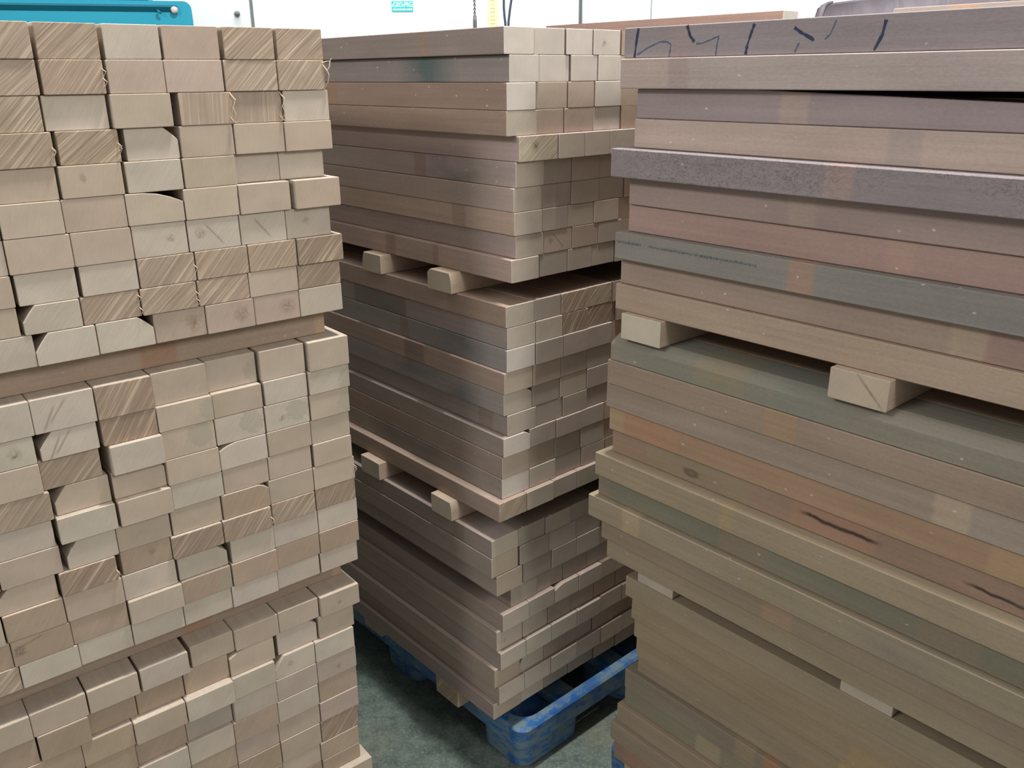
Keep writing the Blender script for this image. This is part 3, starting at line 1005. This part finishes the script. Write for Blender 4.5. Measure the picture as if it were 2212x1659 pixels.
# boards further back in the same pile
bm = bmesh.new()
for r in R_BOARD:
    zt = R_TOP - R_STEP * r
    u = R_W - R_OUT[r] / 1000 + 0.001
    while u < 0.98:
        d = rng.uniform(-0.004, 0.004) - R_END[r] / 1000
        x1 = R_LEN - 0.02 + d
        fs = bm_box(bm, d, x1, u, u + 0.0905, zt - R_STEP + 0.0003, zt - 0.0003 - (0.010 if r == 2 else 0))
        fs[0].material_index = 1
        fs[1].material_index = 1
        u += 0.0918
rest = link_mesh('board_stack', bm, [SIDE, END])
rest.location = (R_C[0], R_C[1], 0)
rest.rotation_euler = (0, 0, R_LONG)
for k, v in dict(side=lin((170, 148, 126)), end=lin((190, 170, 146)), grain=(-0.4, 0.9, 0.1), splice_a=(9.0, 9.1, 0.0), splice_b=(9.0, 9.1, 0.0), splice_c=(9.0, 9.1, 0.0), stain=(9.0, 9.1, 0.0),
                 crack_a=(9.0, 9.1, 9.0), crack_b=(9.0, 9.1, 9.0), side_knot=FAR, blot=FAR, knot=FAR, knot_core=FAR, streak_a=(9.0, 9.0, 0.0), streak_b=(9.0, 9.0, 0.0), flecks=0.3).items():
    rest[k] = v
tag(rest, 'remaining boards behind the front face of the side-on pile', 'boards', GROUP_R, 'stuff')


# ------------------------------------------------------------------ spacer battens between the bundles
def spacer(c, e_yaw, d_yaw, u, v, z, yaw, length, w, h, label, group, end='p', side=(180, 156, 130), props=None, wane=None):
    base = ENDC[end]
    o = batten('spacer_batten', place(c, e_yaw, d_yaw, u, v, z + 0.0003), yaw, length, w, h - 0.0006, side, base[0], base[1], wane, None, props)
    return tag(o, label, 'spacer', group)


G_SM, G_SR, G_SL = 'spacers of the pile on the blue pallet', 'spacers of the side-on pile', 'spacers of the end-on pile'
# pile on the pallet: spacers run along its end direction; their ends stick out of the long face
z1t, z1b = MR[9][1], MR[11][0]
z2t, z2b = MR[20][1], MR[22][0]
spacer(M_C, M_END, M_DEPTH, -0.002, 0.483, z1b, M_END, 1.0, 0.082, z1t - z1b, 'Pale spacer end jutting under top bundle, farther from near corner, pile on blue pallet', G_SM, wane={'TL': (0.008, 0.03, 0.1)})
spacer(M_C, M_END, M_DEPTH, -0.003, 0.208, z1b, M_END, 1.0, 0.088, z1t - z1b, 'Pale spacer end jutting under top bundle, nearer the corner, pile on blue pallet', G_SM, wane={'TL': (0.012, 0.010, 0.1), 'TR': (0.008, 0.03, 0.1)})
spacer(M_C, M_END, M_DEPTH, -0.049, 0.479, z2b, M_END, 1.04, 0.086, z2t - z2b, 'Small shaded spacer end under middle bundle, farther from corner, pile on blue pallet', G_SM)
spacer(M_C, M_END, M_DEPTH, -0.047, 0.175, z2b, M_END, 1.04, 0.080, z2t - z2b, 'Pale spacer end under middle bundle, nearer the corner, pile on blue pallet', G_SM, wane={'TR': (0.006, 0.024, 0.1)})
PAL_TOP = 0.14
z3t = MR[31][1]
spacer(M_C, M_END, M_DEPTH, -0.041, 0.191, PAL_TOP, M_END, 1.0, 0.092, z3t - PAL_TOP, 'Coarse-sawn spacer end jutting below the lowest layer, lying on the blue pallet', G_SM, 'd')
spacer(M_C, M_END, M_DEPTH, -0.018, 0.577, PAL_TOP, M_END, 1.0, 0.090, z3t - PAL_TOP, 'Dark shaded spacer end below the lowest layer, farther along the blue pallet', G_SM, 't')
spacer(M_C, M_END, M_DEPTH, 0.02, 1.02, z1b, M_END, 0.94, 0.088, z1t - z1b, 'Spacer batten at far end under the top bundle, pile on blue pallet', G_SM)
spacer(M_C, M_END, M_DEPTH, 0.02, 1.02, z2b, M_END, 0.94, 0.088, z2t - z2b, 'Spacer batten at far end under the middle bundle, pile on blue pallet', G_SM)
spacer(M_C, M_END, M_DEPTH, 0.02, 1.02, PAL_TOP, M_END, 0.94, 0.088, z3t - PAL_TOP, 'Spacer batten at far end lying on the blue pallet', G_SM)
# side-on pile
def r_z(r):
    return R_TOP - R_STEP * r
for (x, r, push, lab, pr, e) in (
        (0.073, 10, 0.026, 'Pale spacer batten end under the top bundle of the side-on pile, near the narrow aisle', {}, 'p'),
        (0.497, 10, 0.028, 'Spacer batten end with one diagonal dark streak, under the top bundle, side-on pile', {'streak_a': (-0.026, 0.018, 0.8), 'streak_b': (-0.010, 0.034, 0.8)}, 'r'),
        (1.0, 10, 0.02, 'Spacer batten beyond the frame under the top bundle of the side-on pile', {}, 'p'),
        (0.096, 21, -0.029, 'Pale spacer batten end flush under the middle bundle, side-on pile, near the narrow aisle', {}, 'g'),
        (0.556, 21, -0.029, 'Pale spacer batten end under the middle bundle, side-on pile, between two dark slots', {}, 'g'),
        (1.02, 21, -0.029, 'Spacer batten beyond the frame under the middle bundle of the side-on pile', {}, 'p')):
    spacer(R_C, R_DEPTH, R_LONG, -push, x, r_z(r + 1), R_DEPTH, 0.96, 0.093, R_STEP, lab, G_SR, e, props=pr)
for x in (0.08, 0.55, 1.0):
    spacer(R_C, R_DEPTH, R_LONG, 0.03, x, PAL_TOP, R_DEPTH, 0.92, 0.09, r_z(32) - PAL_TOP, 'Spacer batten below the lowest board of the side-on pile', G_SR, 't')
# end-on pile: spacers lie across, seen along their length
LR = settle(L_ROWS)
sp_l = []
for (r_up, r_dn, u1, back, col) in ((9, 11, -0.027, 0.040, (170, 146, 122)), (20, 22, -0.030, 0.055, (164, 142, 120))):
    for v, lab in ((back, 'Long brown spacer batten lying across under the {} bundle of the end-on pile'), (0.9, 'Hidden rear spacer batten under the {} bundle of the end-on pile')):
        lab = lab.format('top' if r_up == 9 else 'middle')
        zt_, zb_ = LR[r_up][1], LR[r_dn][0]
        pr = {'splice_a': (0.0, 0.020, 0.8), 'splice_colour_a': lin((186, 160, 132)), 'splice_b': (0.285, 0.345, 0.8), 'splice_colour_b': lin((164, 132, 108))}
        spacer(L_C, L_END, L_DEPTH, u1, v + 0.045, zb_, L_END + math.pi, 0.82, 0.09, zt_ - zb_, lab, G_SL, 'f', col, pr)
for v in (0.06, 0.9):
    spacer(L_C, L_END, L_DEPTH, -0.05, v + 0.045, PAL_TOP, L_END + math.pi, 0.62, 0.09, LR[31][1] - PAL_TOP, 'Spacer batten below the lowest layer of the end-on pile', G_SL, 'f')


# ------------------------------------------------------------------ blue plastic pallets
def pallet(c, e_yaw, d_yaw, u0, u1, v0, v1, label):
    """a plastic pallet: deck rim with openings, nine feet; v runs into the depth"""
    root = empty('plastic_pallet', (c[0], c[1], 0), e_yaw)
    tag(root, label, 'pallet', 'blue plastic pallets')
    R = 0.032
    bm = bmesh.new()
    outer = lambda z, s: rounded_rect(u0 + s, u1 - s, v0 + s, v1 - s, R, z)
    inner = lambda z, s: rounded_rect(u0 + s, u1 - s, v0 + s, v1 - s, R * 1.5, z)
    bm_loft(bm, [outer(0.080, 0.0), outer(0.134, -0.001), outer(PAL_TOP, 0.005), inner(PAL_TOP, 0.030), inner(0.132, 0.035), inner(0.080, 0.035), outer(0.080, 0.0)], caps=False)
    bmesh.ops.remove_doubles(bm, verts=bm.verts[:], dist=0.0002)
    link_mesh('deck_rim', bm, BLUE_M, root)
    bm = bmesh.new()
    du, dv = u1 - u0, v1 - v0
    for k in range(1, 5):
        u = u0 + du * k / 5
        bm_box(bm, u - 0.035, u + 0.035, v0 + 0.034, v1 - 0.034, 0.098, 0.124, 0, 0.004)
    for k in range(1, 6):
        v = v0 + dv * k / 6
        bm_box(bm, u0 + 0.034, u1 - 0.034, v - 0.03, v + 0.03, 0.090, 0.122, 0, 0.004)
    link_mesh('deck_lattice', bm, BLUE_M, root)
    fu, fv = 0.222, 0.17
    for i in range(3):
        for j in range(3):
            cu = u0 + 0.012 + fu / 2 + (du - 0.024 - fu) * i / 2
            cv = v0 + 0.012 + fv / 2 + (dv - 0.024 - fv) * j / 2
            bm = bmesh.new()
            f = lambda z, s: rounded_rect(cu - fu / 2 + s, cu + fu / 2 - s, cv - fv / 2 + s, cv + fv / 2 - s, 0.036, z)
            bm_loft(bm, [f(0.0, 0.007), f(0.006, 0.003), f(0.085, 0.0)])
            link_mesh('foot', bm, BLUE_M, root)
    return root


pallet(M_C, M_END, M_DEPTH, 0.017, 1.017, -0.036, 1.064, 'blue worn plastic pallet under the middle pile, scuffed rim and foot in view')
pallet(R_C, R_DEPTH, R_LONG, 0.075, 1.075, -1.04, 0.060, 'blue plastic pallet under the side-on pile, only its corner showing at the floor')
pallet(L_C, L_END, L_DEPTH, -1.07, -0.07, 0.06, 1.06, 'blue plastic pallet under the end-on pile, below the frame')

# ------------------------------------------------------------------ behind the piles
# a taller pile farther back: long boards on top, the rest of it below
BG_C = (0.90, 3.07)
bg_root_z = 1.69 + 0.190
rng = random.Random(31)
for i in range(1):
    o = batten('batten', place(BG_C, M_END, M_DEPTH, 0.045 + 0.0915 * i, rng.uniform(-0.003, 0.003) + 0.004 * (i > 0), bg_root_z - 0.05), M_DEPTH, 1.12, 0.0905, 0.0494, (168, 134, 116), (226, 222, 208), (0.2, 0.95, 0.0))
    tag(o, ('Pinkish brown batten topping the taller pile behind, against the bright wall' if i == 0 else 'Batten on top of the taller pile behind'), 'batten', 'battens on the taller pile behind')
bm = bmesh.new()
for r in range(1, 34):
    for i in range(4):
        fs = bm_box(bm, 0.006 * (r % 3), 1.12, -(0.0005 + 0.0915 * i + 0.0905), -(0.0005 + 0.0915 * i), bg_root_z - 0.05 * (r + 1) - 0.0, bg_root_z - 0.05 * r - 0.0006)
        fs[0].material_index = 1
        fs[1].material_index = 1
bm_box(bm, 0.0, 1.12, -0.37, 0.0, 0.0, bg_root_z - 0.05 * 34 - 0.001)
rest = link_mesh('batten_stack', bm, [SIDE, END])
rest.location = (BG_C[0], BG_C[1], 0)
rest.rotation_euler = (0, 0, M_DEPTH)
for k, v in dict(side=lin((166, 134, 116)), end=lin((216, 206, 190)), grain=(-0.4, 0.9, 0.1), splice_a=(9.0, 9.1, 0.0), splice_b=(9.0, 9.1, 0.0), splice_c=(9.0, 9.1, 0.0), stain=(9.0, 9.1, 0.0),
                 crack_a=(9.0, 9.1, 9.0), crack_b=(9.0, 9.1, 9.0), side_knot=FAR, blot=FAR, knot=FAR, knot_core=FAR, streak_a=(9.0, 9.0, 0.0), streak_b=(9.0, 9.0, 0.0), flecks=0.3).items():
    rest[k] = v
tag(rest, 'lower layers of the taller pile behind, under its pinkish top battens', 'battens', 'battens on the taller pile behind', 'stuff')

# one loose batten lying on top of the side-on pile
o = batten('board', place(R_C, R_DEPTH, R_LONG, 0.676 + 0.045, 0.125, R_TOP + 0.0003), R_LONG, 0.95, 0.09, 0.0485, (168, 152, 142), (232, 228, 220), (0.2, 0.95, 0.0),
           props={'splice_a': (0.11, 0.17, 0.8), 'splice_colour_a': lin((184, 154, 134))})
tag(o, 'Single loose board lying on top of the side-on pile, pale end showing', 'board')

# sheet covered load
bm = bmesh.new()
rng = random.Random(3)
loops = []
for k, z in enumerate((0.0, 0.5, 1.0, 1.5, 1.75, 1.88, 1.915, 1.928)):
    s = (0, .004, .008, .010, .014, .018, .026, .05)[k]
    lp = rounded_rect(-0.42 + s, 0.42 - s, -0.28 + s, 0.28 - s, 0.03, z, 5)
    loops.append([(x + 0.006 * math.sin(7 * z + 9 * x + 3 * i), y + 0.006 * math.sin(5 * z + 1.7 * i), z + (0.14 * max(0.0, x + 0.22) + 0.006 * math.sin(1.3 * i) if k > 3 else 0)) for i, (x, y, z) in enumerate(lp)])
bm_loft(bm, loops)
w = link_mesh('wrapped_load', bm, WRAP_M, smooth=True)
w.location = (1.595, 3.545, 0)
w.rotation_euler = (0, 0, math.radians(-20))
tag(w, 'grey mauve sheet-wrapped load behind the side-on pile, against the bright wall', 'wrapped load')

# teal cabinet
TA = math.radians(18.5)
t = empty('teal_cabinet', (-1.216 - 0.684 * math.cos(TA) - 0.30 * math.sin(TA), 3.6 - 0.684 * math.sin(TA) + 0.30 * math.cos(TA), 0), TA)
tag(t, 'teal enamelled metal cabinet behind the end-on pile', 'cabinet')
bm = bmesh.new()
X0, X1, ZT = -0.85, 0.684, 1.690 + 0.273
prof = [(X0, 0), (X1, 0)]
rr = 0.03
for k in range(7):
    a = math.radians(90.0 * k / 6)
    prof.append((X1 - rr + rr * math.cos(a), ZT - rr + rr * math.sin(a)))
for k in range(7):
    a = math.radians(90 + 90.0 * k / 6)
    prof.append((X0 + rr + rr * math.cos(a), ZT - rr + rr * math.sin(a)))
bm_loft(bm, [[(x, -0.30, z) for x, z in prof], [(x, 0.25, z) for x, z in prof]])
link_mesh('body', bm, TEAL_M, t)
# pressed horizontal groove with a sloping lower lip
bm = bmesh.new()
gx0, gx1 = X0 + 0.05, 0.632
zc = 1.690 + 0.247
bm_loft(bm, [[(x, -0.301, zc + 0.012), (x, -0.318, zc + 0.010), (x, -0.318, zc + 0.004), (x, -0.3015, zc - 0.013)] for x in (gx0, gx1)])
g = link_mesh('pressed_rail', bm, TEAL_DARK_M, t)
g['label'] = 'darker teal pressed rail'
bm = bmesh.new()
bmesh.ops.create_uvsphere(bm, u_segments=16, v_segments=10, radius=0.0135)
for v in bm.verts:
    v.co.y *= 0.7
k = link_mesh('knob', bm, KNOB_M, t, True)
k.location = (0.622, -0.314, 1.690 + 0.2415)
k['label'] = 'off-white round knob'
bm = bmesh.new()
bm_tube(bm, [(0.562, -0.316, 1.690 + 0.240), (0.566, -0.322, 1.690 + 0.233), (0.574, -0.320, 1.690 + 0.230)], 0.005, 8)
k = link_mesh('latch', bm, TEAL_DARK_M, t, True)
bm = bmesh.new()
bm_box(bm, X0 + 0.03, 0.53, -0.20, 0.2, ZT, ZT + 0.22, 0, 0.01)
link_mesh('upper_housing', bm, TEAL_DARK_M, t)

# white cabinet
CA = math.radians(15.2)
c = empty('white_cabinet', (-1.414 - 0.622 * math.cos(CA) - 0.30 * math.sin(CA), 5.2 - 0.622 * math.sin(CA) + 0.30 * math.cos(CA), 0), CA)
tag(c, 'white cabinet with a grey edge seal beside the teal cabinet', 'cabinet')
bm = bmesh.new()
bm_box(bm, -0.6, 0.622, -0.30, 0.30, 0.0, 2.5, 0, 0.006)
link_mesh('body', bm, WHITE_M, c)
bm = bmesh.new()
bm_box(bm, 0.604, 0.621, -0.306, -0.2995, 0.0, 2.5)
link_mesh('edge_seal', bm, GREY_M, c)
bm = bmesh.new()
bmesh.ops.create_uvsphere(bm, u_segments=12, v_segments=8, radius=0.016)
k = link_mesh('knob', bm, GREY_M, c, True)
k.location = (0.533, -0.310, 1.690 + 0.327)

# turquoise sign on the wall
s = empty('wall_sign', (-0.679, WALL_Y - 0.003, 1.690 + 0.4135))
tag(s, 'small turquoise sign with white lettering on the white wall', 'sign')
bm = bmesh.new()
bm_box(bm, -0.069, 0.069, -0.002, 0.002, -0.031, 0.031, 0)
link_mesh('sign_plate', bm, SIGN_M, s)
fc = bpy.data.curves.new('lettering', 'FONT')
fc.body = '\u2039GRD\u203aPRG'
fc.size = 0.040
fc.align_x = 'CENTER'
fc.align_y = 'CENTER'
fc.extrude = 0.0004
fo = bpy.data.objects.new('lettering', fc)
COL.objects.link(fo)
fo.parent = s
fo.location = (0, -0.0026, 0.009)
fo.rotation_euler = (math.radians(90), 0, 0)
fo.scale = (0.72, 1, 1)
fc.materials.append(SIGN_INK_M)
bpy.context.view_layer.update()
lm = bpy.data.meshes.new_from_object(fo)
bpy.data.objects.remove(fo)
lo = bpy.data.objects.new('lettering', lm)
COL.objects.link(lo)
lo.parent = s
lo.location = (0, -0.0026, 0.009)
lo.rotation_euler = (math.radians(90), 0, 0)
lo.scale = (0.72, 1, 1)
bm = bmesh.new()
for a, b in ((-0.060, -0.034), (-0.030, -0.008), (-0.004, 0.024), (0.029, 0.062)):
    bm_box(bm, a, b, -0.003, -0.0015, -0.022, -0.014)
link_mesh('small_print', bm, SIGN_INK_M, s)

# pull chain
ch = empty('pull_chain', (-0.216, WALL_Y - 0.03, 1.99))
tag(ch, 'thin grey pull chain hanging in front of the white wall', 'chain')
bm = bmesh.new()
for k in range(44):
    z = 0.055 + 0.012 * k
    pts = [(0.006 * math.cos(a) * (1 if k % 2 else 0.15), 0.006 * math.cos(a) * (0.15 if k % 2 else 1), z + 0.0085 * math.sin(a)) for a in [2 * math.pi * q / 8 for q in range(9)]]
    bm_tube(bm, pts, 0.0034, 5, cap=False)
link_mesh('links', bm, CHAIN_M, ch)
bm = bmesh.new()
bm_tube(bm, [(0, 0, 0.055), (0, 0, 0.02), (0, 0, -0.06), (0.003, 0, -0.10)], 0.012, 10, 0.015)
link_mesh('end_weight', bm, CHAIN_M, ch, True)

# yellow measuring strip
y = empty('measuring_strip', (-0.103, WALL_Y - 0.003, 1.69))
tag(y, 'pale yellow vertical strip with tick marks on the white wall', 'strip')
bm = bmesh.new()
bm_box(bm, -0.033, 0.033, -0.002, 0.002, -1.2, 1.0)
link_mesh('tape', bm, YELLOW_M, y)
bm = bmesh.new()
for k in range(40):
    z = -0.1 + 0.0225 * k
    bm_box(bm, -0.016, 0.016, -0.0028, -0.0015, z, z + 0.0035)
m = link_mesh('tick_marks', bm, GREY_M, y)

# pale blue duct and cables
bm = bmesh.new()
bm_box(bm, -0.030, 0.068, WALL_Y - 0.06, WALL_Y - 0.001, 0.0, 3.0, 0, 0.006)
d = link_mesh('cable_duct', bm, PALE_BLUE_M)
tag(d, 'pale blue vertical cable duct on the white wall behind the cables', 'duct')
for pts, lab in (([(-0.021, 1.85), (-0.021, 1.99), (-0.026, 2.03), (-0.030, 2.09), (-0.028, 2.20), (-0.018, 2.9)], 'black cable bowed outwards, nearer the yellow strip'), ([(-0.003, 1.85), (-0.001, 2.00), (0.008, 2.07), (0.020, 2.14), (0.038, 2.22), (0.06, 2.9)], 'black slanting cable in front of the pale blue duct')):
    bm = bmesh.new()
    bm_tube(bm, [(x, WALL_Y - 0.085, z) for x, z in pts], 0.0075, 10)
    cb = link_mesh('hanging_cable', bm, DARK_M, None, True)
    tag(cb, lab, 'cable', 'cables on the wall')
